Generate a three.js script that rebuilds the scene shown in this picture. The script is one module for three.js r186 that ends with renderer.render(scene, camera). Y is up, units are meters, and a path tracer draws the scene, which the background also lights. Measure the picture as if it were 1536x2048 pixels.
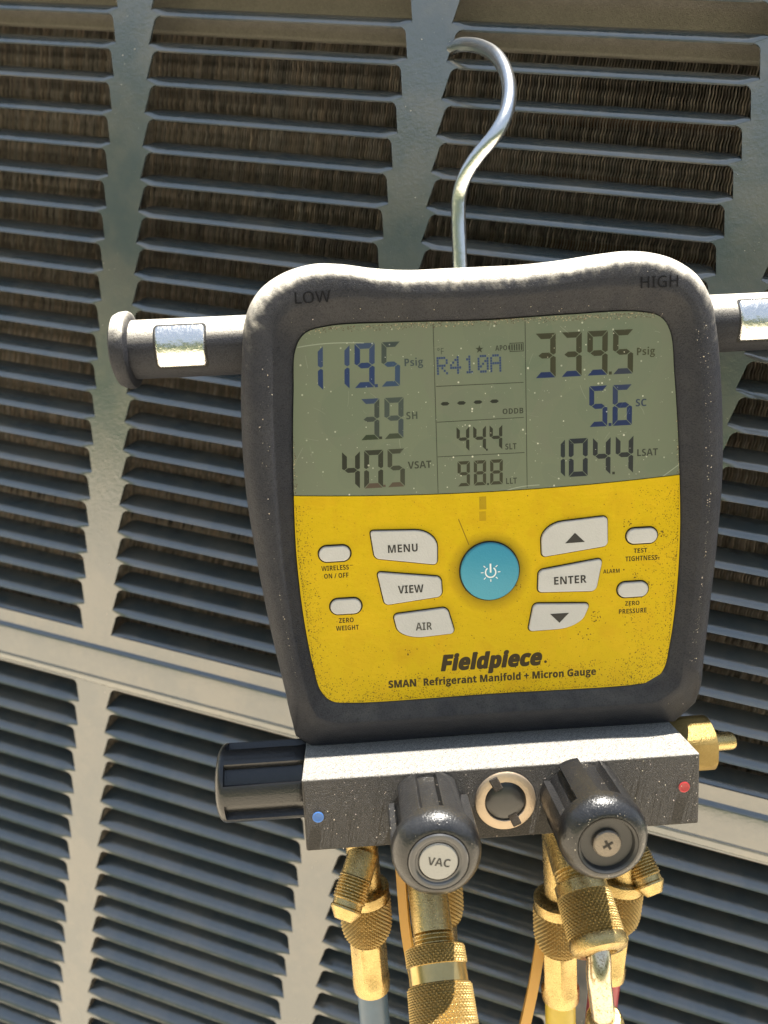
import * as THREE from 'three';
import { mergeGeometries, toCreasedNormals } from 'three/addons/utils/BufferGeometryUtils.js';
import { RoundedBoxGeometry } from 'three/addons/geometries/RoundedBoxGeometry.js';
import { FontLoader } from 'three/addons/loaders/FontLoader.js';
import { TextGeometry } from 'three/addons/geometries/TextGeometry.js';

// ---------------------------------------------------------------- camera, sky, sun, exposure
const H = 0.8;                                       // height of the louvre datum above the ground
const scene = new THREE.Scene();
const camera = new THREE.PerspectiveCamera(2 * Math.atan(1024 / 1518.6) * 180 / Math.PI, 768 / 1024, 0.01, 400);
{
  const m = new THREE.Matrix4().makeBasis(new THREE.Vector3(0.95816, 0.13722, -0.25119), new THREE.Vector3(-0.18471, 0.96683, -0.17639), new THREE.Vector3(0.21866, 0.21541, 0.95173));
  camera.quaternion.setFromRotationMatrix(m);
  camera.position.set(0.20646, H - 0.11515, 0.29902);
  camera.focus = 0.24; camera.userData.fStop = 11;
}
const sunDir = new THREE.Vector3(0.004, 0.999, -0.0455).normalize();
const sun = new THREE.DirectionalLight(new THREE.Color(1, 0.95, 0.86), 4.2);
sun.position.set(0.19, H - 0.2, 0.06).addScaledVector(sunDir, 3);
sun.target.position.set(0.19, H - 0.2, 0.06);
sun.castShadow = true;
Object.assign(sun.shadow.camera, { left: -0.8, right: 0.8, top: 0.8, bottom: -0.8, near: 0.1, far: 6 });
sun.shadow.mapSize.set(2048, 2048);
scene.add(sun, sun.target);
{
  const W = 256, Hh = 128, d = new Float32Array(W * Hh * 4);
  for (let j = 0; j < Hh; j++) for (let i = 0; i < W; i++) {
    const el = ((j + 0.5) / Hh - 0.5) * Math.PI, az = ((i + 0.5) / W - 0.5) * 2 * Math.PI;
    const v = new THREE.Vector3(Math.cos(az) * Math.cos(el), Math.sin(el), Math.sin(az) * Math.cos(el));
    const u = Math.max(0, v.y), t = Math.pow(1 - u, 2.6), g = Math.pow(Math.max(0, v.dot(sunDir)), 24) * 0.22, o = (j * W + i) * 4;
    d[o] = 0.132 + 0.21 * t + g; d[o + 1] = 0.17 + 0.205 * t + g; d[o + 2] = 0.235 + 0.16 * t + g; d[o + 3] = 1;
  }
  const sky = new THREE.DataTexture(d, W, Hh, THREE.RGBAFormat, THREE.FloatType);
  sky.mapping = THREE.EquirectangularReflectionMapping; sky.magFilter = THREE.LinearFilter; sky.needsUpdate = true;
  scene.background = sky; scene.environment = sky;
}
const renderer = new THREE.WebGLRenderer({ antialias: true });
renderer.setSize(768, 1024);
renderer.toneMapping = THREE.LinearToneMapping;
renderer.toneMappingExposure = 3.4;
renderer.shadowMap.enabled = true;

// ---------------------------------------------------------------- helpers
let seed = 7;
const rnd = () => { seed = (seed + 0x6d2b79f5) | 0; let t = Math.imul(seed ^ (seed >>> 15), 1 | seed); t = (t + Math.imul(t ^ (t >>> 7), 61 | t)) ^ t; return ((t ^ (t >>> 14)) >>> 0) / 4294967296; };
const rr = (a, b) => a + (b - a) * rnd();
const V = (x, y, z) => new THREE.Vector3(x, y, z);
const lerp = (a, b, t) => a + (b - a) * t, clamp = (x, a = 0, b = 1) => Math.min(b, Math.max(a, x));
const smooth = (a, b, x) => { const t = clamp((x - a) / (b - a)); return t * t * (3 - 2 * t); };
// tileable value noise
function fieldNoise(n, cells, octaves, gain, s0) {
  const out = new Float32Array(n * n); let amp = 1, tot = 0;
  for (let o = 0; o < octaves; o++) {
    const c = cells << o, g = new Float32Array(c * c); const keep = seed; seed = s0 + o * 131; for (let i = 0; i < c * c; i++) g[i] = rnd(); seed = keep;
    for (let y = 0; y < n; y++) for (let x = 0; x < n; x++) {
      const fx = x / n * c, fy = y / n * c, ix = Math.floor(fx), iy = Math.floor(fy); let tx = fx - ix, ty = fy - iy; tx = tx * tx * (3 - 2 * tx); ty = ty * ty * (3 - 2 * ty);
      const a = g[(iy % c) * c + ix % c], b = g[(iy % c) * c + (ix + 1) % c], e = g[((iy + 1) % c) * c + ix % c], f = g[((iy + 1) % c) * c + (ix + 1) % c];
      out[y * n + x] += amp * lerp(lerp(a, b, tx), lerp(e, f, tx), ty);
    }
    tot += amp; amp *= gain;
  }
  for (let i = 0; i < n * n; i++) out[i] /= tot;
  return out;
}
const fine = fieldNoise(512, 64, 3, 0.75, 11), blotch = fieldNoise(512, 6, 5, 0.6, 51), mid = fieldNoise(512, 20, 4, 0.6, 91);
function dataTex(f, srgb = false, n = 512) {          // f(i) -> [r, g, b] 0..1
  const d = new Uint8Array(n * n * 4);
  for (let i = 0; i < n * n; i++) { const c = f(i); d[i * 4] = 255 * clamp(c[0]); d[i * 4 + 1] = 255 * clamp(c[1]); d[i * 4 + 2] = 255 * clamp(c[2]); d[i * 4 + 3] = 255; }
  const t = new THREE.DataTexture(d, n, n); t.wrapS = t.wrapT = THREE.RepeatWrapping; t.magFilter = THREE.LinearFilter; t.needsUpdate = true;
  if (srgb) t.colorSpace = THREE.SRGBColorSpace;
  return t;
}
const gray = (x) => [x, x, x];
const tFine = dataTex((i) => gray(fine[i])), tBlotch = dataTex((i) => gray(smooth(0.25, 0.75, blotch[i])));
const rep = (t, r) => { const c = t.clone(); c.repeat.set(r, r); c.needsUpdate = true; return c; };
// linear-colour map mixing two colours with a noise mask
const toS = (x) => x <= 0.0031308 ? 12.92 * x : 1.055 * Math.pow(x, 1 / 2.4) - 0.055;
const mixMap = (a, b, mask) => dataTex((i) => { const m = mask(i); return [0, 1, 2].map((k) => toS(lerp(a[k], b[k], m))); }, true);
const std = (o) => new THREE.MeshStandardMaterial(o), phy = (o) => new THREE.MeshPhysicalMaterial(o);
const lin = (r, g, b) => new THREE.Color().setRGB(r, g, b);
const MM = 0.001;
// box-projected uv, in metres x 10 (1 uv = 100 mm), for geometry in millimetres
function boxUV(g) {
  const q = g.index ? g.toNonIndexed() : g, p = q.attributes.position, uv = new Float32Array(p.count * 2), a = V(), b = V(), c = V();
  for (let i = 0; i < p.count; i += 3) {
    a.fromBufferAttribute(p, i); b.fromBufferAttribute(p, i + 1); c.fromBufferAttribute(p, i + 2);
    const n = b.clone().sub(a).cross(c.clone().sub(a)), ax = Math.abs(n.x), ay = Math.abs(n.y), az = Math.abs(n.z);
    for (let k = 0; k < 3; k++) {
      const v = [a, b, c][k], u = az >= ax && az >= ay ? [v.x, v.y] : ay >= ax ? [v.x, v.z] : [v.z, v.y];
      uv[(i + k) * 2] = u[0] / 100; uv[(i + k) * 2 + 1] = u[1] / 100;
    }
  }
  q.setAttribute('uv', new THREE.BufferAttribute(uv, 2));
  return q;
}
const keepAttr = (g) => { for (const k of Object.keys(g.attributes)) if (!['position', 'normal', 'uv', 'color'].includes(k)) g.deleteAttribute(k); return g; };
const merge = (list) => mergeGeometries(list.map((g) => { const q = keepAttr(g.index ? g.toNonIndexed() : g); if (!q.attributes.uv) q.setAttribute('uv', new THREE.BufferAttribute(new Float32Array(q.attributes.position.count * 2), 2)); q.deleteAttribute('color'); return q; }), false);
const used = {};
const numbered = (n) => { used[n] = (used[n] ?? -1) + 1; return used[n] ? n + '_' + String(used[n]).padStart(3, '0') : n; };
function thing(name, label, category, basis, baseMM, group) {
  const o = new THREE.Group(); o.name = numbered(name); o.userData.label = label; o.userData.category = category; if (group) o.userData.group = group;
  o.userData.base = undefined; delete o.userData.base;
  o.matrixAutoUpdate = true;
  const p = V(...baseMM).multiplyScalar(MM);
  if (basis) { p.applyQuaternion(basis.q).add(basis.o); o.quaternion.copy(basis.q); }
  o.position.copy(p); scene.add(o); bases.set(o, V(...baseMM));
  return o;
}
const bases = new Map();
function part(name, geo, mat, parent, kind) {         // geometry in millimetres of the thing's own frame
  const b = bases.get(parent), g = geo.clone().translate(-b.x, -b.y, -b.z).scale(MM, MM, MM);
  const m = new THREE.Mesh(g, mat); m.name = numbered(name); m.castShadow = m.receiveShadow = true; if (kind) m.userData.kind = kind;
  parent.add(m); bases.set(m, b);
  return m;
}
// closed loft through rings of points ([[x,y,z],...] of equal length)
function loft(rings, capStart = false, capEnd = false) {
  const n = rings[0].length, pos = [], idx = [];
  for (const r of rings) for (const p of r) pos.push(p[0], p[1], p[2]);
  for (let i = 0; i + 1 < rings.length; i++) for (let j = 0; j < n; j++) {
    const a = i * n + j, b = i * n + (j + 1) % n, c = a + n, d = b + n; idx.push(a, b, c, b, d, c);
  }
  const cap = (r, flip) => { const c = [0, 0, 0]; for (const p of r) for (let k = 0; k < 3; k++) c[k] += p[k] / n; const o = pos.length / 3; for (const p of r) pos.push(...p); pos.push(...c); for (let j = 0; j < n; j++) flip ? idx.push(o + n, o + (j + 1) % n, o + j) : idx.push(o + n, o + j, o + (j + 1) % n); };
  if (capStart) cap(rings[0], true); if (capEnd) cap(rings[rings.length - 1], false);
  const g = new THREE.BufferGeometry(); g.setAttribute('position', new THREE.Float32BufferAttribute(pos, 3)); g.setIndex(idx); g.computeVertexNormals();
  return g;
}
// surface of revolution along an axis: profile [[r, t], ...], from point o in direction d; shape(theta, i) scales r
function turned(profile, o, d, seg = 48, shape, crease = 0.6, caps = true) {
  const dir = V(...d).normalize(), up = Math.abs(dir.y) > 0.95 ? V(0, 0, 1) : V(0, 1, 0), ex = up.clone().cross(dir).normalize(), ey = dir.clone().cross(ex);
  const rings = profile.map(([r, t], i) => Array.from({ length: seg }, (_, j) => {
    const th = j / seg * 2 * Math.PI, s = shape ? shape(th, i, r, t) : r, p = V(...o).addScaledVector(dir, t).addScaledVector(ex, Math.cos(th) * s).addScaledVector(ey, Math.sin(th) * s);
    return [p.x, p.y, p.z];
  }));
  return toCreasedNormals(loft(rings, caps && profile[0][0] > 0.01, caps && profile[profile.length - 1][0] > 0.01), crease);
}
const tubeAlong = (pts, r, seg = 80, rad = 20) => { const g = new THREE.TubeGeometry(new THREE.CatmullRomCurve3(pts.map((p) => V(...p)), false, 'centripetal'), seg, r, rad, false); return g; };
// rounded polygon, radii per corner
function roundPoly(pts, radii) {
  const s = new THREE.Shape(), n = pts.length;
  pts.forEach((p, i) => {
    const a = pts[(i + n - 1) % n], b = pts[(i + 1) % n], r = radii[i], la = Math.hypot(a[0] - p[0], a[1] - p[1]), lb = Math.hypot(b[0] - p[0], b[1] - p[1]);
    const ka = Math.min(0.5, r / la), kb = Math.min(0.5, r / lb), p1 = [p[0] + (a[0] - p[0]) * ka, p[1] + (a[1] - p[1]) * ka], p2 = [p[0] + (b[0] - p[0]) * kb, p[1] + (b[1] - p[1]) * kb];
    i ? s.lineTo(...p1) : s.moveTo(...p1); s.bezierCurveTo(p1[0] + (p[0] - p1[0]) * .55, p1[1] + (p[1] - p1[1]) * .55, p2[0] + (p[0] - p2[0]) * .55, p2[1] + (p[1] - p2[1]) * .55, ...p2);
  });
  s.closePath();
  return s;
}
const extr = (shape, depth, bevel = 0, seg = 3, curve = 12) => new THREE.ExtrudeGeometry(shape, { depth: depth - bevel, bevelEnabled: bevel > 0, bevelThickness: bevel, bevelSize: bevel, bevelOffset: -bevel, bevelSegments: seg, curveSegments: curve });

// ---------------------------------------------------------------- ground
function sheet(name, x0, x1, z0, z1, y, mat) {
  const g = new THREE.PlaneGeometry(x1 - x0, z1 - z0).rotateX(-Math.PI / 2).translate((x0 + x1) / 2, y, (z0 + z1) / 2);
  const uv = g.attributes.uv; for (let i = 0; i < uv.count; i++) uv.setXY(i, uv.getX(i) * (x1 - x0), uv.getY(i) * (z1 - z0));
  const m = new THREE.Mesh(g, mat); m.name = name; m.receiveShadow = true; m.userData.kind = 'structure'; scene.add(m);
}
sheet('lawn', -120, 120, -120, 120, 0, std({ map: mixMap([0.05, 0.075, 0.025], [0.11, 0.13, 0.05], (i) => mid[i]), roughness: 1 }));
sheet('patio', -5, 5, -1.2, 2.45, 0.004, std({ map: mixMap([0.50, 0.425, 0.315], [0.64, 0.555, 0.425], (i) => 0.5 * fine[i] + 0.5 * blotch[i]), roughness: 0.95 }));

{
  // low wooded ridge beyond the lawn, in front of the panel: seen only as the reflection in chrome, lens and paint
  const pos = [], idx = [], N = 160; let h = 5;
  for (let i = 0; i <= N; i++) {
    const a = lerp(-0.15, Math.PI + 0.15, i / N); h = clamp(h + rr(-0.7, 0.7), 3.4, 6.6);
    for (const [R, y] of [[16, -0.1], [16.4 + rr(0, 1), h * 0.45], [17.5 + rr(0, 1), h * 0.8], [19, h], [25, h * 0.4], [27, -0.1]]) pos.push(Math.cos(a) * R, y, Math.sin(a) * R);
    if (i) for (let k = 0; k < 5; k++) { const o = (i - 1) * 6 + k, p = o + 6; idx.push(o, o + 1, p, p, o + 1, p + 1); }
  }
  const g = new THREE.BufferGeometry(); g.setAttribute('position', new THREE.Float32BufferAttribute(pos, 3)); g.setIndex(idx); g.computeVertexNormals();
  const m = new THREE.Mesh(g, std({ color: lin(0.04, 0.062, 0.036), roughness: 1 })); m.name = 'wooded_hills'; m.userData.kind = 'structure'; m.castShadow = m.receiveShadow = true; scene.add(m);
}

// ---------------------------------------------------------------- condenser unit with louvred panel
const P = 12.7, COL = 107.56, BAR = 14.82, INS = 1.7, CR = 3.0, LIP = 0.14 * P;
const unit = thing('condenser_unit', 'grey outdoor air conditioner cabinet with louvred front panel, behind the hanging gauge', 'air conditioner', { q: new THREE.Quaternion(), o: V(0, 0, 0) }, [0, 0, 0]);
const paintMap = rep(mixMap([0.050, 0.068, 0.078], [0.112, 0.112, 0.102], (i) => smooth(0.3, 0.72, blotch[i]) * 0.7 + 0.3 * mid[i] * mid[i] + 0.1 * fine[i]), 0.7);
const paintRough = dataTex((i) => gray(0.09 + 0.15 * blotch[i] + 0.04 * fine[i]));
const paint = phy({ map: paintMap, roughnessMap: paintRough, roughness: 1, ior: 2.2, bumpMap: rep(dataTex((i) => gray(0.6 * mid[i] + 0.4 * fine[i])), 3), bumpScale: 0.00009 });
const Y0 = H * 1000;
{
  const colX = [-COL, BAR, 2 * BAR + COL, 3 * BAR + 2 * COL];                    // left edge of the four louvre columns
  const shape = new THREE.Shape(); const oy0 = Y0 - 45.4 * P, oy1 = Y0 + 2.9 * P, ox0 = -COL - BAR - 6, ox1 = 3 * BAR + 3 * COL + BAR + 6;
  shape.moveTo(ox0, oy0); shape.lineTo(ox1, oy0); shape.lineTo(ox1, oy1); shape.lineTo(ox0, oy1); shape.closePath();
  const blocks = [[-2, 21], [24, 44]];
  for (const x0 of colX) for (const [a, b] of blocks) {
    const left = [];
    for (let r = a; r <= b; r++) {
      const yb = Y0 - r * P, yt = yb + P - LIP;
      for (let k = 0; k <= 5; k++) { const t = k / 5 * Math.PI / 2; left.push([INS + CR - CR * Math.sin(t), yt - CR + CR * Math.cos(t)]); }
      left.push([0, yb]);
    }
    const h = new THREE.Path(); left.forEach(([x, y], i) => i ? h.lineTo(x0 + x, y) : h.moveTo(x0 + x, y));
    for (let i = left.length - 1; i >= 0; i--) h.lineTo(x0 + COL - left[i][0], left[i][1]);
    h.closePath(); shape.holes.push(h);
  }
  const sg = new THREE.ExtrudeGeometry(shape, { depth: 0.9, bevelEnabled: false }).translate(0, 0, -0.9);
  const front = part('louvred_panel', boxUV(sg), paint, unit);
  // one louvre blade: curved strip from the lip inwards and up, with thickness
  function blade(withLip) {
    const prof = [[0, 0], [0.06, -0.022], [0.14, -0.075], [0.2, -0.14], [0.27, -0.235], [0.34, -0.35], [0.40, -0.465], [0.44, -0.56], [0.465, -0.635], [0.49, -0.70], [0.505, -0.745], [0.51, -0.77]].map(([u, d]) => [u * P, d * P]);
        const from = withLip ? 0 : 2, arc = [0]; for (let i = 3; i < prof.length; i++) arc.push(arc[arc.length - 1] + Math.hypot(prof[i][0] - prof[i - 1][0], prof[i][1] - prof[i - 1][1]));
    const total = arc[arc.length - 1], NX = 36, rowsF = [], th = 0.9;
    for (let i = from; i < prof.length; i++) {
      let hw = COL / 2, dz = 0;
      if (i === 0) hw = COL / 2 - INS - CR; else if (i === 1) hw = COL / 2 - (INS + CR) * 0.57; else {
        const s = arc[i - 2]; hw -= INS * s / total; if (s > total - 3) { const q = s - (total - 3); hw -= 3 - Math.sqrt(Math.max(0, 9 - q * q)); }
      }
      rowsF.push({ hw: hw - 0.15, y: prof[i][0] - LIP, z: prof[i][1] + dz });
    }
    const pos = [], idx = [], nr = rowsF.length, at = (s, i, j) => (s * nr + i) * (NX + 1) + j;
    for (let s = 0; s < 2; s++) for (let i = 0; i < nr; i++) {
      const a = rowsF[Math.max(0, i - 1)], b = rowsF[Math.min(nr - 1, i + 1)], l = Math.hypot(b.y - a.y, b.z - a.z), ny = -(b.z - a.z) / l, nz = (b.y - a.y) / l;
      for (let j = 0; j <= NX; j++) {
        const t = lerp(-1, 1, j / NX), u = Math.sign(t) * (1 - Math.pow(1 - Math.abs(t), 1.9)), x = u * rowsF[i].hw, fold = i + from < 5 ? smooth(COL / 2 - 7, COL / 2 - 1.5 - (i + from ? 0 : 2.6), Math.abs(x)) * [1, 1, 1, 0.75, 0.3][i + from] : 0;
        pos.push(x, rowsF[i].y - s * th * ny, lerp(rowsF[i].z, -0.02, fold) - s * th * nz);
      }
    }
    for (let i = 0; i + 1 < nr; i++) for (let j = 0; j < NX; j++) {
      idx.push(at(0, i, j), at(0, i, j + 1), at(0, i + 1, j), at(0, i, j + 1), at(0, i + 1, j + 1), at(0, i + 1, j));
      idx.push(at(1, i, j), at(1, i + 1, j), at(1, i, j + 1), at(1, i, j + 1), at(1, i + 1, j), at(1, i + 1, j + 1));
    }
    const quad = (a, b, c, d) => idx.push(a, b, c, b, d, c);
    for (let j = 0; j < NX; j++) { quad(at(1, 0, j), at(1, 0, j + 1), at(0, 0, j), at(0, 0, j + 1)); quad(at(0, nr - 1, j), at(0, nr - 1, j + 1), at(1, nr - 1, j), at(1, nr - 1, j + 1)); }
    for (let i = 0; i + 1 < nr; i++) { quad(at(1, i, 0), at(0, i, 0), at(1, i + 1, 0), at(0, i + 1, 0)); quad(at(0, i, NX), at(1, i, NX), at(0, i + 1, NX), at(1, i + 1, NX)); }
    const g = new THREE.BufferGeometry(); g.setAttribute('position', new THREE.Float32BufferAttribute(pos, 3)); g.setIndex(idx);
    return boxUV(toCreasedNormals(g, 0.7)).scale(MM, MM, MM);
  }
  const shifted = (g, k) => { const q = g.clone(), u = q.attributes.uv; for (let i = 0; i < u.count; i++) u.setXY(i, u.getX(i) + k * 0.37, u.getY(i) + k * 0.23); return q; };
  const f0 = blade(true), l0 = blade(false), full = [0, 1, 2, 3, 4, 5, 6, 7].map((k) => shifted(f0, k)), last = [0, 1, 2, 3].map((k) => shifted(l0, k));
  for (const [a, b] of blocks) for (const x0 of colX) for (let r = a; r <= b; r++) {
    const m = new THREE.Mesh(r === b ? last[Math.floor(rnd() * 4)] : full[Math.floor(rnd() * 8)], paint); m.name = numbered('louvre_blade'); m.castShadow = m.receiveShadow = true;
    m.position.set((x0 + COL / 2) * MM, (Y0 - r * P) * MM, rr(-0.05, 0.1) * MM); m.rotation.z = rr(-0.0012, 0.0012); m.rotation.x = rr(-0.012, 0.012);
    front.add(m);
  }
  // horizontal rail between the two louvre blocks: raised band with a ledge and a folded seam
  const rail = new THREE.Shape([[-0.4, -21.47], [1.35, -21.58], [1.6, -21.61], [1.75, -21.66], [1.9, -22.2], [1.75, -22.66], [1.45, -22.685], [1.45, -22.695], [1.7, -22.72], [1.45, -22.745], [1.45, -22.755], [1.6, -22.78], [0.9, -23.0], [-0.4, -23.12]].map(([z, y]) => new THREE.Vector2(z, Y0 + y * P)));
  const rg = new THREE.ExtrudeGeometry(rail, { depth: ox1 - ox0, bevelEnabled: false }).rotateY(Math.PI / 2);
  // extrusion along +x; profile x becomes -z after the turn
  rg.translate(ox0, 0, 0); { const p = rg.attributes.position; for (let i = 0; i < p.count; i++) p.setZ(i, -p.getZ(i)); const q = rg; for (let i = 0; i < p.count; i += 3) { for (const k of ['x', 'y', 'z']) { const gK = 'get' + k.toUpperCase(), sK = 'set' + k.toUpperCase(), t = p[gK](i); p[sK](i, p[gK](i + 1)); p[sK](i + 1, t); } } q.computeVertexNormals(); }
  part('cross_rail', boxUV(toCreasedNormals(rg, 0.5)), paint, front);
  // cabinet round it
  const body = [];
  body.push(new RoundedBoxGeometry(ox1 - ox0 + 4, 14, 420, 3, 3).translate((ox0 + ox1) / 2, oy1 + 7, -208.5));
  part('cabinet_top', boxUV(body[0]), paint, unit);
  for (const x of [ox0 - 1, ox1 + 1]) part('side_panel', boxUV(new THREE.BoxGeometry(2, oy1 - 40, 410).translate(x, 40 + (oy1 - 40) / 2 - 1, -207)), paint, unit);
  part('back_panel', boxUV(new THREE.BoxGeometry(ox1 - ox0, oy1 - 42, 2).translate((ox0 + ox1) / 2, 40 + (oy1 - 42) / 2, -411)), paint, unit);
  part('lower_panel', boxUV(new THREE.BoxGeometry(ox1 - ox0, oy0 - 40.5, 1.4).translate((ox0 + ox1) / 2, 40 + (oy0 - 40.5) / 2, -0.8)), paint, unit);
  part('base_pan', boxUV(new THREE.BoxGeometry(ox1 - ox0 + 10, 36, 424).translate((ox0 + ox1) / 2, 22, -206)), paint, unit);
  // coil header sheet
  const tan = std({ map: rep(mixMap([0.12, 0.11, 0.092], [0.28, 0.262, 0.22], (i) => 0.55 * fine[i] + 0.45 * blotch[i]), 3), roughness: 0.62, metalness: 0.25, bumpMap: rep(tFine, 6), bumpScale: 0.00025 });
  const hs = new RoundedBoxGeometry(ox1 - ox0 - 6, 42, 3, 2, 1.2).translate((ox0 + ox1) / 2, Y0 - 2.2 + 21, -17.6);
  part('coil_header', boxUV(hs), tan, unit);
  // wavy fins
  const fins = [], STEP = 1.55, top = Y0 + 7, bot = oy0;
  for (let v = 0; v < 6; v++) {
    const n = Math.floor((top - bot) / STEP), pos = [], col = [], idx = []; let lean = 0; const ph = rr(0, 0.5);
    for (let k = 0; k <= n; k++) {
      const y = top - k * STEP, w = (y / 4.7 + ph * 0.05) % 1, tri = Math.abs(w * 2 - 1) - 0.5; lean += rr(-0.016, 0.016); lean *= 0.97;
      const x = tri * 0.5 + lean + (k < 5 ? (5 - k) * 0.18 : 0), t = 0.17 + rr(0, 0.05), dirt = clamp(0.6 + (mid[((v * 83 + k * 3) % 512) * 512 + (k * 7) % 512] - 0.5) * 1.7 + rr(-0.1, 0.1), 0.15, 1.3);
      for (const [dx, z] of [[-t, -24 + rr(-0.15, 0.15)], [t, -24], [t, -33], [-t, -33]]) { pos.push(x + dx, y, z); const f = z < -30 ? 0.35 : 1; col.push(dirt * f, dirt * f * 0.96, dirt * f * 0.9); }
      if (k) { const o = (k - 1) * 4, p = k * 4; for (const [a, b] of [[0, 1], [1, 2], [3, 0]]) idx.push(o + a, p + a, o + b, o + b, p + a, p + b); }
    }
    const g = new THREE.BufferGeometry(); g.setAttribute('position', new THREE.Float32BufferAttribute(pos, 3)); g.setAttribute('color', new THREE.Float32BufferAttribute(col, 3)); g.setIndex(idx); g.computeVertexNormals(); g.scale(MM, MM, MM);
    fins.push(g);
  }
  const coil = new THREE.Group(); coil.name = 'condenser_coil'; unit.add(coil);
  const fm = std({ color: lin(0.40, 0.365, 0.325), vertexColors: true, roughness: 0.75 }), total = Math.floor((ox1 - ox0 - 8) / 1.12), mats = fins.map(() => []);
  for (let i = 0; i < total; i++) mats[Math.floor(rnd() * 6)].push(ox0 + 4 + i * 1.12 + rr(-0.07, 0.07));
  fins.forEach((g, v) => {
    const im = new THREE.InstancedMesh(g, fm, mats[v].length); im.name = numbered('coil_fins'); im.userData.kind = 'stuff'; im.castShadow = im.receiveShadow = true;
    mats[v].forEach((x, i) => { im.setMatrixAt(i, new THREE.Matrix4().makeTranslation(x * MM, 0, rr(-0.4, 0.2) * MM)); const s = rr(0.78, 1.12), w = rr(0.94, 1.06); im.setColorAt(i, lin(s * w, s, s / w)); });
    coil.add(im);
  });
  const tubes = []; for (let y = bot + 8; y < top; y += 25) tubes.push(new THREE.CylinderGeometry(4, 4, ox1 - ox0 - 8, 12).rotateZ(Math.PI / 2).translate((ox0 + ox1) / 2, y, -31));
  { const m = new THREE.Mesh(merge(tubes).scale(MM, MM, MM), std({ color: lin(0.12, 0.07, 0.04), roughness: 0.6, metalness: 0.6 })); m.name = 'coil_tubes'; coil.add(m); }
}

// ---------------------------------------------------------------- the manifold gauge: its own frame (millimetres; x right, y up, z out of the face)
const dev = { o: V(0.186349, H - 0.161763, 0.067272), q: new THREE.Quaternion().setFromRotationMatrix(new THREE.Matrix4().makeBasis(V(0.937939, 0.183071, -0.294542), V(-0.19336, 0.98111, -0.005932), V(0.287892, 0.062517, 0.95562))) };
const gauge = thing('manifold_gauge', 'digital refrigerant manifold gauge with yellow keypad and black rubber case, hung by a hook', 'gauge', dev, [0, -79, -20]);
const font = await new FontLoader().loadAsync('fonts/droid/droid_sans_regular.typeface.json'), bold = await new FontLoader().loadAsync('fonts/droid/droid_sans_bold.typeface.json');

const speckle = mixMap([0.62, 0.62, 0.62], [1, 1, 1], (i) => smooth(0.26, 0.55, fine[i]));
const rubber = phy({ specularIntensity: 0.24, vertexColors: true, map: rep(speckle, 6), roughness: 0.55, bumpMap: rep(tFine, 6), bumpScale: 0.00017, roughnessMap: rep(dataTex((i) => gray(0.72 + 0.28 * blotch[i])), 1.5) });
// dust that has settled on upward faces, mottled
function dustColors(g, clean, dust, ny = 0.25, amount = 1, sheltered) {
  const q = g, p = q.attributes.position, n = q.attributes.normal, c = new Float32Array(p.count * 3);
  for (let i = 0; i < p.count; i++) {
    const u = ((Math.floor(p.getX(i) * 5.1 + 3000) % 512) + 512) % 512, w = ((Math.floor((p.getY(i) + p.getZ(i)) * 5.1 + 3000) % 512) + 512) % 512, m = mid[w * 512 + u], f = fine[w * 512 + u];
    const d = smooth(ny - 0.25, ny + 0.32, n.getY(i) + (m - 0.5) * 0.2 + (f - 0.5) * 0.25) * amount * (sheltered && sheltered(p.getY(i)) ? 0.06 : 1) * (0.6 + 0.75 * f) + 0.03 * m;
    for (let k = 0; k < 3; k++) c[i * 3 + k] = lerp(clean[k], dust[k], clamp(d));
  }
  q.setAttribute('color', new THREE.BufferAttribute(c, 3));
  return q;
}
const RUB = [0.029, 0.031, 0.040], DUST = [0.72, 0.67, 0.58];
// outlines as radii by angle
const mirror = (half) => [...half, ...half.slice(1, -1).reverse().map(([x, y]) => [-x, y])];
const outerPts = [[0, 74], [12, 74.1], [23, 74.8], [34, 76], [43, 76.6], [51, 75.8], [58, 73.5], [64.5, 69], [68.6, 62.5], [70.8, 53], [72.6, 38], [73.8, 18], [74, 6], [73.2, -13.5], [71.4, -38], [69.6, -60], [69, -68], [68.3, -73.4], [66.5, -75.5], [62, -75.9], [0, -75.8], [-60.5, -75.8], [-63.6, -75.2], [-65, -72.6], [-65.9, -66], [-67.2, -56.5], [-70.5, -34], [-73.1, -10], [-74.6, 13], [-74, 36], [-72.4, 52], [-70.4, 63], [-66, 70], [-59, 74.5], [-50, 76.8], [-42, 76.5], [-32, 74.9], [-22, 74], [-10, 74]];
const innerPts = mirror([[0, 58], [25, 58.5], [46, 58.4], [53, 56.6], [56, 52.2], [57.4, 40], [58.9, 20], [59.8, 0], [59.9, -12], [59, -30], [57.2, -45], [55.2, -54], [52, -57.6], [46, -58.6], [0, -58.6]]);
const curveOf = (pts) => { const c = new THREE.CatmullRomCurve3(pts.map(([x, y]) => V(x, y, 0)), true, 'centripetal'); return c.getPoints(720).slice(0, 720).map((p) => [p.x, p.y]); };
const OC = curveOf(outerPts), IC = curveOf(innerPts);
const angTable = (c) => c.map(([x, y]) => [Math.atan2(x, y), Math.hypot(x, y)]).sort((a, b) => a[0] - b[0]);
const radiusAt = (tab, a) => { const n = tab.length; let lo = 0, hi = n - 1; if (a < tab[0][0] || a > tab[n - 1][0]) return tab[0][1]; while (hi - lo > 1) { const m = (lo + hi) >> 1; tab[m][0] <= a ? lo = m : hi = m; } const t = (a - tab[lo][0]) / (tab[hi][0] - tab[lo][0] || 1); return lerp(tab[lo][1], tab[hi][1], t); };
const OT = angTable(OC), IT = angTable(IC);
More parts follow.
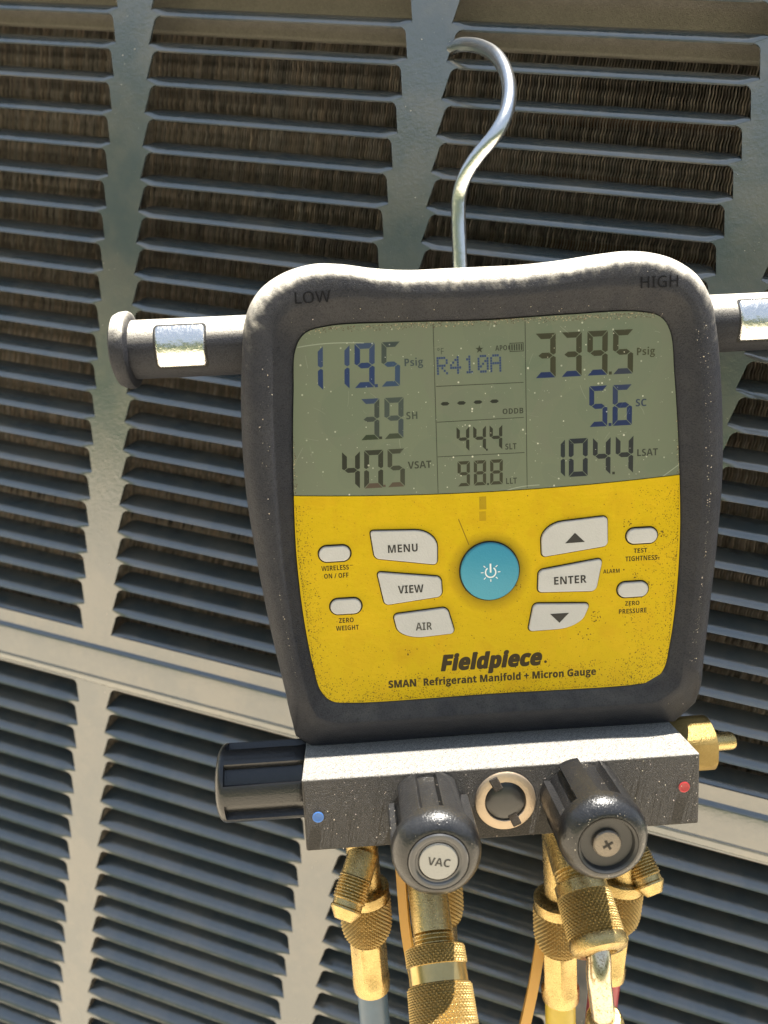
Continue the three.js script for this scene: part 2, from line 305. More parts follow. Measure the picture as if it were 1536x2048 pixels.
{
  // directions: the angles of the outer curve (even along its length) and of the inner corners
  const dirs = [...OC.map(([x, y]) => Math.atan2(x, y)), ...IC.filter((_, i) => i % 2 === 0).map(([x, y]) => Math.atan2(x, y))].sort((a, b) => a - b).filter((a, i, l) => i === 0 || a - l[i - 1] > 0.0025);
  const ring = (f) => dirs.map((a) => { const ri = radiusAt(IT, a), ro = radiusAt(OT, a), [r, z] = f(ri, ro, a, Math.cos(a) * ro); return [Math.sin(a) * r, Math.cos(a) * r, z]; });
  const back = (y) => 7.6 * smooth(-58, -73, y), crest = (y) => lerp(2.2, 5.2, smooth(-74, 30, y)), bw = (y) => lerp(4.6, 5.6, smooth(-60, 60, y));
  // slack stretches widths where the ray meets the outline at a slant (corners)
  const rings = [ring((ri, ro, a, y) => [ri - 0.8, -2.5])];
  for (const [u, h] of [[0, -0.4], [0.1, 0.05], [0.3, 0.24], [0.6, 0.56], [0.88, 0.9], [0.97, 0.98], [1.06, 1.0]]) rings.push(ring((ri, ro, a, y) => [lerp(ri + 0.2, ro, u * bw(y) / 14), crest(y) * h]));
  for (const t of [0.25, 0.5, 0.75]) rings.push(ring((ri, ro, a, y) => [lerp(lerp(ri + 0.2, ro, 1.08 * bw(y) / 14), ro - lerp(6.6, 1.6, smooth(-56, -72, y)), t), crest(y) + 0.1 * Math.sin(t * Math.PI) - back(y) * t]));
  for (let k = 0; k <= 12; k++) { const t = k / 12 * Math.PI / 2; rings.push(ring((ri, ro, a, y) => { const R = lerp(6.6, 1.6, smooth(-56, -72, y)); return [ro - R + R * Math.sin(t), crest(y) - back(y) - lerp(9, 2.4, smooth(-56, -72, y)) * (1 - Math.cos(t))]; })); }
  for (const [dr, z] of [[0.15, -14], [0.1, -22], [-1, -30], [-3, -34], [-8, -36]]) rings.push(ring((ri, ro, a, y) => [ro + dr, z]));
  const g = toCreasedNormals(loft(rings, false, true), 0.9);
  part('rubber_case', dustColors(boxUV(g), RUB, DUST, 0.3, 1, (y) => y < 40), rubber, gauge);
}
const seam = (x) => 8.9 - 2.1 * (1 - (x / 60) * (x / 60));
const plateShape = (above) => {
  const n = IC.length, on = IC.map(([x, y]) => above ? y > seam(x) : y < seam(x)), st = on.findIndex((v, i) => v && !on[(i + n - 1) % n]), pts = [];
  for (let k = 0; k < n; k++) { const i = (st + k) % n; if (on[i]) pts.push([IC[i][0] * 1.004, IC[i][1] * 1.004]); }
  const x0 = pts[pts.length - 1][0], x1 = pts[0][0], d = above ? 0.12 : -0.12;
  for (let k = 0; k <= 30; k++) { const x = lerp(x0, x1, k / 30); pts.push([x, seam(x) + d]); }
  return new THREE.Shape(pts.map(([x, y]) => new THREE.Vector2(x, y)));
};
const planarUV = (g, x0, x1, y0, y1) => { const q = g.index ? g.toNonIndexed() : g, p = q.attributes.position, uv = new Float32Array(p.count * 2); for (let i = 0; i < p.count; i++) { uv[i * 2] = (p.getX(i) - x0) / (x1 - x0); uv[i * 2 + 1] = (p.getY(i) - y0) / (y1 - y0); } q.setAttribute('uv', new THREE.BufferAttribute(uv, 2)); return q; };
function canvasTex(w, h, draw) { const c = document.createElement('canvas'); c.width = w; c.height = h; const x = c.getContext('2d'); draw(x); const t = new THREE.CanvasTexture(c); t.colorSpace = THREE.SRGBColorSpace; return t; }
// text set by centre, width and capital height in millimetres (K pixels per millimetre)
function setText(c, K, X, Y, str, x, y, w, h, col, o = {}) {
  c.save(); c.font = `${o.weight ?? 'bold'} 100px sans-serif`; c.fillStyle = col; c.textBaseline = 'alphabetic'; c.textAlign = 'left';
  const m = c.measureText(str).width, sy = h * K / 71.4, sx = w * K / m;
  c.translate(X(x - w / 2), Y(y - h / 2)); c.rotate(-(o.turn ?? 0)); c.transform(1, 0, -(o.slant ?? 0), 1, 0, 0); c.scale(sx, sy);
  c.fillText(str, 0, 0); if (o.stroke) { c.strokeStyle = col; c.lineWidth = o.stroke; c.strokeText(str, 0, 0); }
  c.restore();
}
// ---- display
const SEG = { 0: 'abcdef', 1: 'bc', 2: 'abged', 3: 'abgcd', 4: 'fgbc', 5: 'afgcd', 6: 'afgedc', 8: 'abcdefg', 9: 'abcdfg' };
const lcdTex = canvasTex(2048, 910, (c) => {
  const K = 2048 / 122, X = (x) => (x + 61) * K, Y = (y) => (60 - y) * K;
  c.fillStyle = 'rgb(104,112,93)'; c.fillRect(0, 0, 2048, 910);
  for (let i = 0; i < 60; i++) { c.fillStyle = `rgba(${rnd() < 0.5 ? '96,106,84' : '72,84,62'},0.06)`; c.beginPath(); c.ellipse(rr(0, 2048), rr(0, 910), rr(40, 240), rr(30, 160), rr(0, 3), 0, 7); c.fill(); }
  const dark = '#24261c', blue = '#1c2f58', navy = '#14244f', olive = '#33321f';
  function digit(ch, x, y, w, h, colr, slant) {
    const th = Math.min(w * 0.27, h * 0.13), g = 0.16, col = (s) => typeof colr === 'string' ? colr : colr[s] ?? colr.x;
    const q = (pts, s) => { c.fillStyle = col(s); c.beginPath(); pts.forEach(([u, v], i) => { const px = X(x + (u - 0.5) * w + (v - 0.5) * slant), py = Y(y + (v - 0.5) * h); i ? c.lineTo(px, py) : c.moveTo(px, py); }); c.closePath(); c.fill(); };
    const tx = th / w, ty = th / h, gx = g / w, gy = g / h;
    const S = {
      a: [[gx, 1], [1 - gx, 1], [1 - tx - gx * .2, 1 - ty], [tx + gx * .2, 1 - ty]], d: [[gx, 0], [1 - gx, 0], [1 - tx - gx * .2, ty], [tx + gx * .2, ty]],
      f: [[0, 1 - gy], [tx, 1 - ty - gy], [tx, .5 + ty * .5], [tx * .45, .5 + gy], [0, .5 + ty * .35]], b: [[1, 1 - gy], [1 - tx, 1 - ty - gy], [1 - tx, .5 + ty * .5], [1 - tx * .45, .5 + gy], [1, .5 + ty * .35]],
      e: [[0, gy], [tx, ty + gy], [tx, .5 - ty * .5], [tx * .45, .5 - gy], [0, .5 - ty * .35]], c: [[1, gy], [1 - tx, ty + gy], [1 - tx, .5 - ty * .5], [1 - tx * .45, .5 - gy], [1, .5 - ty * .35]],
      g: [[tx * .55, .5], [tx * 1.2, .5 + ty * .5], [1 - tx * 1.2, .5 + ty * .5], [1 - tx * .55, .5], [1 - tx * 1.2, .5 - ty * .5], [tx * 1.2, .5 - ty * .5]],
    };
    if (ch === '.') { c.fillStyle = col('x'); c.fillRect(X(x - w / 2), Y(y + h / 2), w * K, h * K); return; }
    if (ch === '-') { q(S.g, 'g'); return; }
    for (const s of SEG[ch]) q(S[s], s);
  }
  const top = { x: blue, a: '#31405a', b: '#2d3c5c' };
  digit('1', -51.3, 46.6, 5.6, 13, top, 0.7); digit('1', -43.4, 46.6, 5.6, 13, top, 0.7); digit('9', -36.1, 46.8, 6, 13, top, 0.7); digit('.', -32.9, 40.7, 0.9, 0.9, blue); digit('5', -28.3, 46.8, 5.6, 13, { x: '#2c3f5a', a: '#333c3c', f: '#363f3c' }, 0.7);
  digit('3', -35.3, 30.8, 5.6, 12.3, { x: '#333a36', d: '#26301f', a: '#2c3a55' }, 0.6); digit('.', -32.4, 25.1, 0.9, 0.8, dark); digit('9', -28.1, 30.8, 5.8, 12.3, { x: '#3a4340', d: '#333a2c', c: '#353f44' }, 0.6);
  digit('4', -41.9, 15.7, 5.4, 11.6, '#1d1f17', 0.6); digit('0', -35, 15.7, 5.8, 11.6, { x: '#26281e', d: '#4a3c33' }, 0.6); digit('.', -32, 10.4, 0.8, 0.7, '#4a3c33'); digit('5', -28.1, 15.7, 5.3, 11.6, { x: '#33352a', d: '#4b4035' }, 0.5);
  for (const x of [-12.5, -7.5, -2.5, 2.5]) digit('-', x, 34.3, 3.9, 9, '#20221a', 0);
  for (const x of [-7.4, -2.3, 2.7]) digit('4', x, 23.4, 3.9, 7.7, '#26271c', 0.2); digit('.', -0.2, 19.8, 0.6, 0.6, dark);
  digit('9', -7.5, 12.8, 3.8, 7.7, '#2f2e1f', 0.2); digit('8', -2.5, 12.8, 3.8, 7.7, '#2f2e1f', 0.2); digit('8', 2.6, 12.8, 3.9, 7.7, '#2f2e1f', 0.2); digit('.', -0.1, 9.2, 0.6, 0.6, dark);
  const hi = { x: olive, d: navy }; for (const [ch, x] of [['3', 18.3], ['3', 26.2], ['9', 34.1], ['5', 41.9]]) digit(ch, x, 47.1, 6.2, 13.1, ch === '5' ? { x: olive, d: '#2b3040' } : hi, 0.15); digit('.', 38, 41, 0.9, 0.9, olive);
  digit('5', 34.3, 31.2, 5.6, 12.3, navy, 0.1); digit('6', 41.7, 31.2, 6, 12.3, { x: navy, a: '#25304f', f: '#25304f' }, 0.1); digit('.', 37.9, 25.5, 0.9, 0.9, navy);
  digit('1', 21.4, 15.9, 5, 11.7, '#1a2228', 0.1); digit('0', 28, 15.9, 5.9, 11.7, '#161c28', 0.1); digit('4', 35.3, 15.9, 5.5, 11.7, '#1d2026', 0.1); digit('4', 42.4, 16, 5.5, 11.7, '#1f2226', 0.1); digit('.', 39, 10.5, 0.8, 0.8, dark);
  const T = (s, x, y, w, h, col = '#2c2e24', o) => setText(c, K, X, Y, s, x, y, w, h, col, o);
  T('Psig', -21.5, 47.1, 5.9, 2.2, '#323c40'); T('SH', -22.6, 31.3, 3.8, 2.2, '#353c33'); T('VSAT', -20.9, 16.3, 7.3, 2.2); T('Psig', 48.8, 47, 5.9, 2.2, '#34341f'); T('SC', 47.5, 31.7, 3.6, 2.2, '#222d46'); T('LSAT', 49.5, 16.4, 6.8, 2.1, '#2a2c26');
  T('ODDB', 8.1, 31.1, 6.6, 1.7); T('SLT', 7.2, 20.4, 3.6, 1.8); T('LLT', 7.1, 9.8, 3.6, 1.8); T('APO', 5, 50, 3.7, 1.5); T('°F', -13.3, 49.9, 2.1, 1.8, '#33392f', { weight: 'normal' });
  c.fillStyle = '#2c2f22'; c.beginPath(); for (let k = 0; k < 10; k++) { const a = k * Math.PI / 5, r = (k % 2 ? 0.5 : 1.25) * K; c.lineTo(X(-1.6) + Math.sin(a) * r, Y(49.9) - Math.cos(a) * r); } c.fill();
  c.strokeStyle = '#2c2f22'; c.lineWidth = 0.22 * K; c.strokeRect(X(7.6), Y(51.2), 4 * K, 2.4 * K); c.fillRect(X(7.1), Y(50.6), 0.4 * K, 1.2 * K); for (let k = 0; k < 5; k++) c.fillRect(X(8 + k * 0.72), Y(50.9), 0.42 * K, 1.8 * K);
  // dot-matrix refrigerant name
  const DM = { R: '1111010001100011111010010100010000', 4: '00010001100101010010111110001000010', 1: '00100011000010000100001000010001110', 0: '01110100011001110101110011000101110', A: '01110100011000111111100011000110001', r: '11110100011000111110101001001010001' };
  c.fillStyle = '#23355f'; [['r', -12.9], ['4', -8.9], ['1', -4.7], ['0', -0.6], ['A', 3.2]].forEach(([k, cx]) => { for (let r = 0; r < 7; r++) for (let q = 0; q < 5; q++) if (DM[k][r * 5 + q] === '1') c.fillRect(X(cx - 1.65 + q * 0.68), Y(48.2 - r * 0.76), 0.57 * K, 0.64 * K); });
  c.strokeStyle = '#2a2d22'; c.lineWidth = 0.2 * K; const L = (a, b, d, e) => { c.beginPath(); c.moveTo(X(a), Y(b)); c.lineTo(X(d), Y(e)); c.stroke(); };
  L(-15.2, 57.7, -15.6, 7.2); L(12.3, 58, 12, 7.3); L(-15, 39.6, 11.5, 39.5); L(-15.2, 28.9, 11.4, 29); L(-15.3, 18.4, 11.4, 18.3);
  // wear: scratches and grit on the lens
  for (let i = 0; i < 46; i++) { const x = rr(0, 2048), y = rr(20, 880), a = rr(-0.6, 2.4), l = rr(12, 90); c.strokeStyle = `rgba(176,182,166,${rr(0.12, 0.4)})`; c.lineWidth = rr(0.8, 2.4); c.beginPath(); c.moveTo(x, y); c.quadraticCurveTo(x + Math.cos(a) * l * .5 + rr(-8, 8), y + Math.sin(a) * l * .5 + rr(-8, 8), x + Math.cos(a) * l, y + Math.sin(a) * l); c.stroke(); }
  for (const p of [[90, 118, 240, 96, 420, 112], [1090, 905, 1150, 870, 1290, 872], [1880, 900, 1960, 850, 2030, 800]]) { c.strokeStyle = 'rgba(190,196,182,0.5)'; c.lineWidth = 4; c.beginPath(); c.moveTo(p[0], p[1]); c.quadraticCurveTo(...p.slice(2)); c.stroke(); }
  for (let i = 0; i < 420; i++) { c.fillStyle = `rgba(214,212,196,${rr(0.3, 0.95)})`; c.beginPath(); c.arc(rr(0, 2048), rr(0, 910), Math.pow(rnd(), 3) * 4.2 + 0.9, 0, 7); c.fill(); }
  for (let i = 0; i < 1500; i++) { const e = Math.pow(rnd(), 2.2), s = rnd() < 0.55; c.fillStyle = rnd() < 0.35 ? 'rgba(190,165,130,0.8)' : 'rgba(74,50,36,0.75)'; c.beginPath(); c.arc(s ? rr(20, 2030) : (rnd() < .5 ? 22 + e * 22 : 2030 - e * 24), s ? 28 + e * 26 : rr(30, 860), rr(0.8, 3), 0, 7); c.fill(); }
});
const lens = phy({ map: lcdTex, roughness: 0.6, specularIntensity: 0.25, clearcoat: 0.9, clearcoatRoughness: 0.3 });
part('display_screen', planarUV(extr(plateShape(true), 1, 0).translate(0, 0, -1), -61, 61, 60 - 910 / 2048 * 122, 60), lens, gauge);
// ---- keypad overlay
const btns = [
  ['MENU', [[-37.1, -3.3], [-16.4, -4.1], [-16.8, -15.1], [-36.1, -12]], [1, 7, 1.4, 1.4]],
  ['VIEW', [[-35.6, -16.4], [-15.8, -19.1], [-15.6, -25.3], [-33.7, -27.1]], [1.2, 1.4, 1.6, 1.4]],
  ['AIR', [[-31.2, -30.4], [-14.2, -29.1], [-12, -37.6], [-29.6, -38.6]], [1.4, 1.6, 1.6, 8]],
  ['UP', [[16, -4.2], [36.8, -2.8], [36.9, -12.2], [16.2, -14.6]], [7, 1.4, 1.4, 1.2]],
  ['ENTER', [[15.1, -18.9], [35.3, -16.2], [33.1, -26.6], [14.7, -25.9]], [1.4, 1.6, 1.6, 1.2]],
  ['DOWN', [[13.3, -29.6], [31.2, -30.6], [27.8, -38.2], [11.4, -38.5]], [1.4, 1.5, 7, 1.4]],
];
const pills = [[-48.4, -9.8], [-45.9, -26.8], [47.9, -9.7], [45.1, -26.9]];
const labelTex = canvasTex(2048, 1180, (c) => {
  const K = 2048 / 122, X = (x) => (x + 61) * K, Y = (y) => (10 - y) * K;
  c.fillStyle = 'rgb(198,167,4)'; c.fillRect(0, 0, 2048, 1180);
  for (let i = 0; i < 420; i++) { c.fillStyle = `rgba(${rnd() < 0.5 ? '222,184,40' : '176,138,14'},0.07)`; c.beginPath(); c.ellipse(rr(0, 2048), rr(0, 1180), rr(8, 110), rr(6, 70), rr(0, 3), 0, 7); c.fill(); }
  for (let i = 0; i < 9000; i++) { c.fillStyle = `rgba(96,74,14,${rr(0.05, 0.35)})`; c.fillRect(rr(0, 2048), rr(0, 1180), rr(1, 4), rr(1, 4)); }
  // grime round the power key and along the lower edge
  const gr = c.createRadialGradient(X(-0.4), Y(-18.2), 8 * K, X(-0.4), Y(-18.6), 13.5 * K); gr.addColorStop(0, 'rgba(70,52,10,0.62)'); gr.addColorStop(0.5, 'rgba(80,60,10,0.22)'); gr.addColorStop(1, 'rgba(80,60,10,0)'); c.fillStyle = gr; c.fillRect(X(-16), Y(-3), 32 * K, 31 * K);
  for (let i = 0; i < 3600; i++) { const side = rnd(), e = Math.pow(rnd(), 2.4); let x, y; if (side < 0.5) { x = rr(-57, 57); y = -58.7 + e * 9; } else if (side < 0.8) { y = rr(-58, 6); x = 59.5 - e * 14 + (y + 12) * (y < -12 ? 0.07 : 0); } else { y = rr(-58, 6); x = -59.6 + e * 5 - (y + 12) * (y < -12 ? 0.07 : 0); } c.fillStyle = `rgba(48,38,22,${rr(0.3, 0.9)})`; c.beginPath(); c.ellipse(X(x), Y(y), rr(0.8, 3.6), rr(0.8, 2.6), rr(0, 3), 0, 7); c.fill(); }
  for (let i = 0; i < 420; i++) { c.fillStyle = `rgba(50,40,20,${rr(0.35, 0.95)})`; c.beginPath(); c.ellipse(X(rr(-59, 59)), Y(lerp(8, -58, Math.pow(rnd(), 0.7))), rr(0.8, 4), rr(0.8, 2.6), rr(0, 3), 0, 7); c.fill(); }
  for (const [x, y, n, s] of [[43.5, -5.5, 14, 1.3], [50, -26, 22, 1.4], [46, -22.5, 10, 0.8], [33.5, -35, 22, 1.8], [30, -41, 12, 2.5], [54, -9.5, 12, 1], [53, -17, 8, 0.8], [44, -37, 14, 2], [-27, -43, 8, 1], [8.6, -24, 10, .9], [47, -52, 40, 5]]) for (let k = 0; k < n; k++) { c.fillStyle = `rgba(60,44,20,${rr(0.4, 0.9)})`; c.beginPath(); c.ellipse(X(x + rr(-s, s)), Y(y + rr(-s, s)), rr(1, 5), rr(1, 4), rr(0, 3), 0, 7); c.fill(); }
  c.strokeStyle = 'rgba(110,86,20,0.8)'; c.lineWidth = 5; c.beginPath(); c.moveTo(X(-9.6), Y(-1.2)); c.lineTo(X(-6.6), Y(-9.5)); c.stroke();
  c.fillStyle = 'rgba(120,98,26,0.45)'; c.fillRect(X(-3), Y(5.4), 2.2 * K, 4 * K); c.fillStyle = 'rgba(130,104,26,0.35)'; c.fillRect(X(-3.1), Y(0.8), 2.1 * K, 3 * K);
  // dark surround of every key
  const poly = (s, grow) => { c.fillStyle = '#1c1608'; c.strokeStyle = '#241c0c'; c.lineWidth = grow; c.lineJoin = 'round'; c.beginPath(); s.getPoints(10).forEach((p, i) => i ? c.lineTo(X(p.x), Y(p.y)) : c.moveTo(X(p.x), Y(p.y))); c.closePath(); c.fill(); c.stroke(); };
  for (const [, pts, r] of btns) poly(roundPoly(pts, r), 12);
  for (const [x, y] of pills) { c.strokeStyle = '#241c0c'; c.lineWidth = 4.9 * K + 14; c.lineCap = 'round'; c.beginPath(); c.moveTo(X(x - 2.4), Y(y)); c.lineTo(X(x + 2.4), Y(y)); c.stroke(); }
  const ink = '#2a220c', T = (s, x, y, w, h, o) => setText(c, K, X, Y, s, x, y, w, h, ink, { weight: 'bold', ...o });
  T('WIRELESS', -48.5, -14.4, 8.6, 1.5); T('ON / OFF', -48.3, -16.9, 7.8, 1.5); T('ZERO', -46, -31.4, 4.8, 1.5); T('WEIGHT', -45.8, -33.9, 7.2, 1.5); T('TEST', 47.6, -14.5, 4.4, 1.45); T('TIGHTNESS', 47.9, -17, 10.3, 1.5); T('ALARM', 38.4, -20.6, 5.4, 1.3); T('ZERO', 45.1, -31.5, 4.8, 1.45); T('PRESSURE', 45.2, -34.1, 9.3, 1.5);
  c.fillStyle = ink; c.fillRect(X(-43.9), Y(-13.75), 0.9 * K, 0.16 * K); c.fillStyle = '#5a4610'; c.beginPath(); c.arc(X(42.3), Y(-20.4), 0.24 * K, 0, 7); c.fill();
  setText(c, K, X, Y, 'Fieldpiece', -0.9, -47.5, 32.6, 4.9, '#3a301c', { slant: 0.2, stroke: 9 });
  c.fillStyle = '#3a301c'; c.beginPath(); c.arc(X(16.9), Y(-49.2), 0.45 * K, 0, 7); c.fill();
  setText(c, K, X, Y, 'SMAN', -29.3, -53.5, 9.2, 2.35, '#3a301c', { stroke: 5 }); setText(c, K, X, Y, 'Refrigerant Manifold + Micron Gauge', 5.3, -53.5, 56.2, 2.35, '#3a301c', { stroke: 4 }); setText(c, K, X, Y, 'TM', -23.9, -52.2, 1, 0.6, '#3a301c');
});
part('keypad_overlay', planarUV(extr(plateShape(false), 1, 0).translate(0, 0, -1), -61, 61, 10 - 1180 / 2048 * 122, 10), phy({ map: labelTex, roughness: 0.5, bumpMap: tFine, bumpScale: 0.00006, specularIntensity: 0.4 }), gauge);
const keyMat = std({ map: rep(mixMap([0.44, 0.435, 0.42], [0.53, 0.525, 0.515], (i) => blotch[i] * 0.8 + 0.2 * fine[i]), 2), roughness: 0.55, bumpMap: rep(tFine, 3), bumpScale: 0.00008 });
const inkMat = std({ color: lin(0.022, 0.02, 0.018), roughness: 0.6 }), grey = std({ color: lin(0.07, 0.068, 0.06), roughness: 0.6 });
// flat print: centre, width and capital height
function printText(str, f, x, y, w, h, z, turn = 0) {
  const g = new TextGeometry(str, { font: f, size: 10, depth: 0.4, curveSegments: 5 }); g.computeBoundingBox(); const b = g.boundingBox;
  g.translate(-(b.min.x + b.max.x) / 2, -(b.min.y + b.max.y) / 2, 0).scale(w / (b.max.x - b.min.x), h / (b.max.y - b.min.y), 0.15).rotateZ(turn).translate(x, y, z);
  return g;
}
const KZ = 1.0;
for (const [name, pts, r] of btns) {
  const b = part('button', boxUV(extr(roundPoly(pts, r), KZ, 0.32, 3, 8)), keyMat, gauge);
  if (name === 'MENU') part('lettering', printText('MENU', bold, -27.3, -9.2, 9.2, 2.5, KZ), inkMat, b);
  if (name === 'VIEW') part('lettering', printText('VIEW', bold, -25.4, -22.3, 8, 2.5, KZ), inkMat, b);
  if (name === 'AIR') part('lettering', printText('AIR', bold, -21.8, -34.6, 5.2, 2.5, KZ), grey, b);
  if (name === 'ENTER') part('lettering', printText('ENTER', bold, 24.9, -22.4, 10.3, 2.5, KZ, 0.01), inkMat, b);
  const tri = (p) => new THREE.ExtrudeGeometry(new THREE.Shape(p.map((q) => new THREE.Vector2(...q))), { depth: 0.05, bevelEnabled: false }).translate(0, 0, KZ);
  if (name === 'UP') part('arrow_mark', tri([[23.4, -10.6], [29.6, -10.5], [26.5, -7.4]]), inkMat, b);
  if (name === 'DOWN') part('arrow_mark', tri([[18.3, -33.1], [24.4, -33.1], [21.3, -36.2]]), inkMat, b);
}
for (const [x, y] of pills) { const s = new THREE.Shape(); s.absarc(x + 2.4, y, 2.4, -Math.PI / 2, Math.PI / 2); s.absarc(x - 2.4, y, 2.4, Math.PI / 2, 1.5 * Math.PI); part('button', boxUV(extr(s, 0.9, 0.4, 4, 20)), keyMat, gauge); }
{
  const t = part('power_button', boxUV(turned([[9.15, 0], [9.15, 0.9], [8.95, 1.25], [8.6, 1.45], [0.001, 1.5]], [-0.4, -18.2, 0], [0, 0, 1], 96)), std({ color: lin(0.040, 0.275, 0.40), roughness: 0.5, bumpMap: rep(tFine, 3), bumpScale: 0.00006 }), gauge);
  part('button_gap', turned([[9.6, 0], [9.6, 0.06], [0.001, 0.06]], [-0.4, -18.2, 0], [0, 0, 1], 72), std({ color: lin(0.03, 0.024, 0.01), roughness: 0.9 }), t);
  const z = 1.49, c = [-0.3, -18.3], list = [], bar = (x0, y0, x1, y1, w) => { const l = Math.hypot(x1 - x0, y1 - y0); list.push(new THREE.BoxGeometry(l, w, 0.08).rotateZ(Math.atan2(y1 - y0, x1 - x0)).translate((x0 + x1) / 2 + c[0], (y0 + y1) / 2 + c[1], z + 0.02)); };
  for (let k = 0; k < 24; k++) { const a = Math.PI / 2 + 0.62 + k / 24 * (2 * Math.PI - 1.24), b = a + (2 * Math.PI - 1.24) / 24; bar(Math.cos(a) * 1.62, Math.sin(a) * 1.62, Math.cos(b) * 1.62, Math.sin(b) * 1.62, 0.42); }
  bar(0, -0.1, 0, 2.75, 0.5);
  for (const a of [0, 0.78, 2.36, 3.14, 3.93, 4.71, 5.5]) bar(Math.cos(a) * 2.25, Math.sin(a) * 2.25, Math.cos(a) * 3.05, Math.sin(a) * 3.05, 0.26);
  part('power_symbol', merge(list), std({ color: lin(0.75, 0.78, 0.78), roughness: 0.5 }), t);
}
// moulded words on the case
const mould = phy({ color: lin(0.012, 0.012, 0.014), roughness: 0.85, specularIntensity: 0.25 });
part('lettering', printText('LOW', font, -50, 66.5, 10.2, 3.3, 5.5, 0.01), mould, gauge);
part('lettering', printText('HIGH', font, 50.6, 66.4, 11, 3.3, 5.5), mould, gauge);

// ---- side arms with chrome inserts
const chrome = std({ color: lin(0.78, 0.77, 0.75), metalness: 1, roughness: 0.33, bumpMap: rep(dataTex((i) => gray(0.6 * blotch[i] + 0.4 * mid[i])), 4), bumpScale: 0.0003, roughnessMap: rep(dataTex((i) => gray(0.6 + 0.4 * fine[i])), 3) });
for (const s of [-1, 1]) {
  const cy = s < 0 ? 55.3 : 54.9, cz = -14;
  const a = turned([[9, 0], [9, 39.5]], [s * 68, cy, cz], [s, 0, 0], 64);
  const arm = part('hose_arm', dustColors(boxUV(a), RUB, DUST, 0.35, 0.9), rubber, gauge);
  const f = turned([[9, 0], [10.6, 0.2], [11.5, 0.7], [11.8, 1.4], [11.6, 3.4], [10.9, 4.9], [9, 5.8], [5, 6.3], [0.001, 6.4]], [s * 106.6, cy, cz], [s, 0, 0], 72);
  part('end_flange', dustColors(boxUV(f), RUB, DUST, 0.35, 0.9), rubber, arm);
  const patch = (x0, x1, ang, r, R, lift) => {
    const NX = 30, NA = 34, pos = [], idx = [], hw = (x1 - x0) / 2, ha = ang * r;
    for (let j = 0; j <= NA; j++) for (let i = 0; i <= NX; i++) {
      const v = lerp(-1, 1, j / NA) * ha, ov = Math.max(0, Math.abs(v) - (ha - R)), w = hw - (R - Math.sqrt(Math.max(0, R * R - ov * ov))), u = lerp(-1, 1, i / NX) * w, e = Math.min(w - Math.abs(u), ha - Math.abs(v)) < 0.01 ? 0 : 1, th = v / r, q = r + (e ? lift : -0.3);
      pos.push(s * ((x0 + x1) / 2) + s * u, cy + Math.sin(th + 0.02) * q, cz + Math.cos(th + 0.02) * q);
    }
    for (let j = 0; j < NA; j++) for (let i = 0; i < NX; i++) { const k = j * (NX + 1) + i; s > 0 ? idx.push(k, k + 1, k + NX + 1, k + 1, k + NX + 2, k + NX + 1) : idx.push(k, k + NX + 1, k + 1, k + 1, k + NX + 1, k + NX + 2); }
    const g = new THREE.BufferGeometry(); g.setAttribute('position', new THREE.Float32BufferAttribute(pos, 3)); g.setIndex(idx); g.computeVertexNormals(); return g;
  };
  const x0 = s < 0 ? 82.6 : 79.6, x1 = s < 0 ? 99.4 : 96.4;
  part('insert_recess', patch(x0, x1, 0.86, 9, 2.2, 0.06), std({ color: lin(0.012, 0.012, 0.012), roughness: 0.8 }), arm);
  part('chrome_insert', boxUV(patch(x0 + 0.8, x1 - 0.8, 0.76, 9.02, 1.6, 0.4)), chrome, arm);
}
// ---- hanger hook (path in the cabinet's frame, turned into the gauge's)
{
  const inv = dev.q.clone().invert(), o = dev.o.clone().sub(V(0, H, 0));
  const pts = [[164.2, -95, 53], [162.1, -83.9, 53], [160.1, -73.7, 53], [159.5, -67.7, 53.5], [160.9, -62.1, 55], [164, -56.6, 56], [167.5, -51.6, 56], [169.6, -45.7, 54], [169.4, -38.5, 49], [166.5, -29.8, 41], [161, -21.3, 31], [152.6, -13.7, 18], [144.5, -9.6, 8], [138.5, -7.6, -1], [132, -7.6, -9]]
    .map((p) => V(...p).multiplyScalar(MM).sub(o).applyQuaternion(inv).divideScalar(MM).toArray());
  part('hanging_hook', boxUV(tubeAlong(pts, 2.25, 140, 24)), std({ color: lin(0.66, 0.67, 0.68), metalness: 1, roughness: 0.26, bumpMap: rep(tBlotch, 4), bumpScale: 0.00005 }), gauge);
}
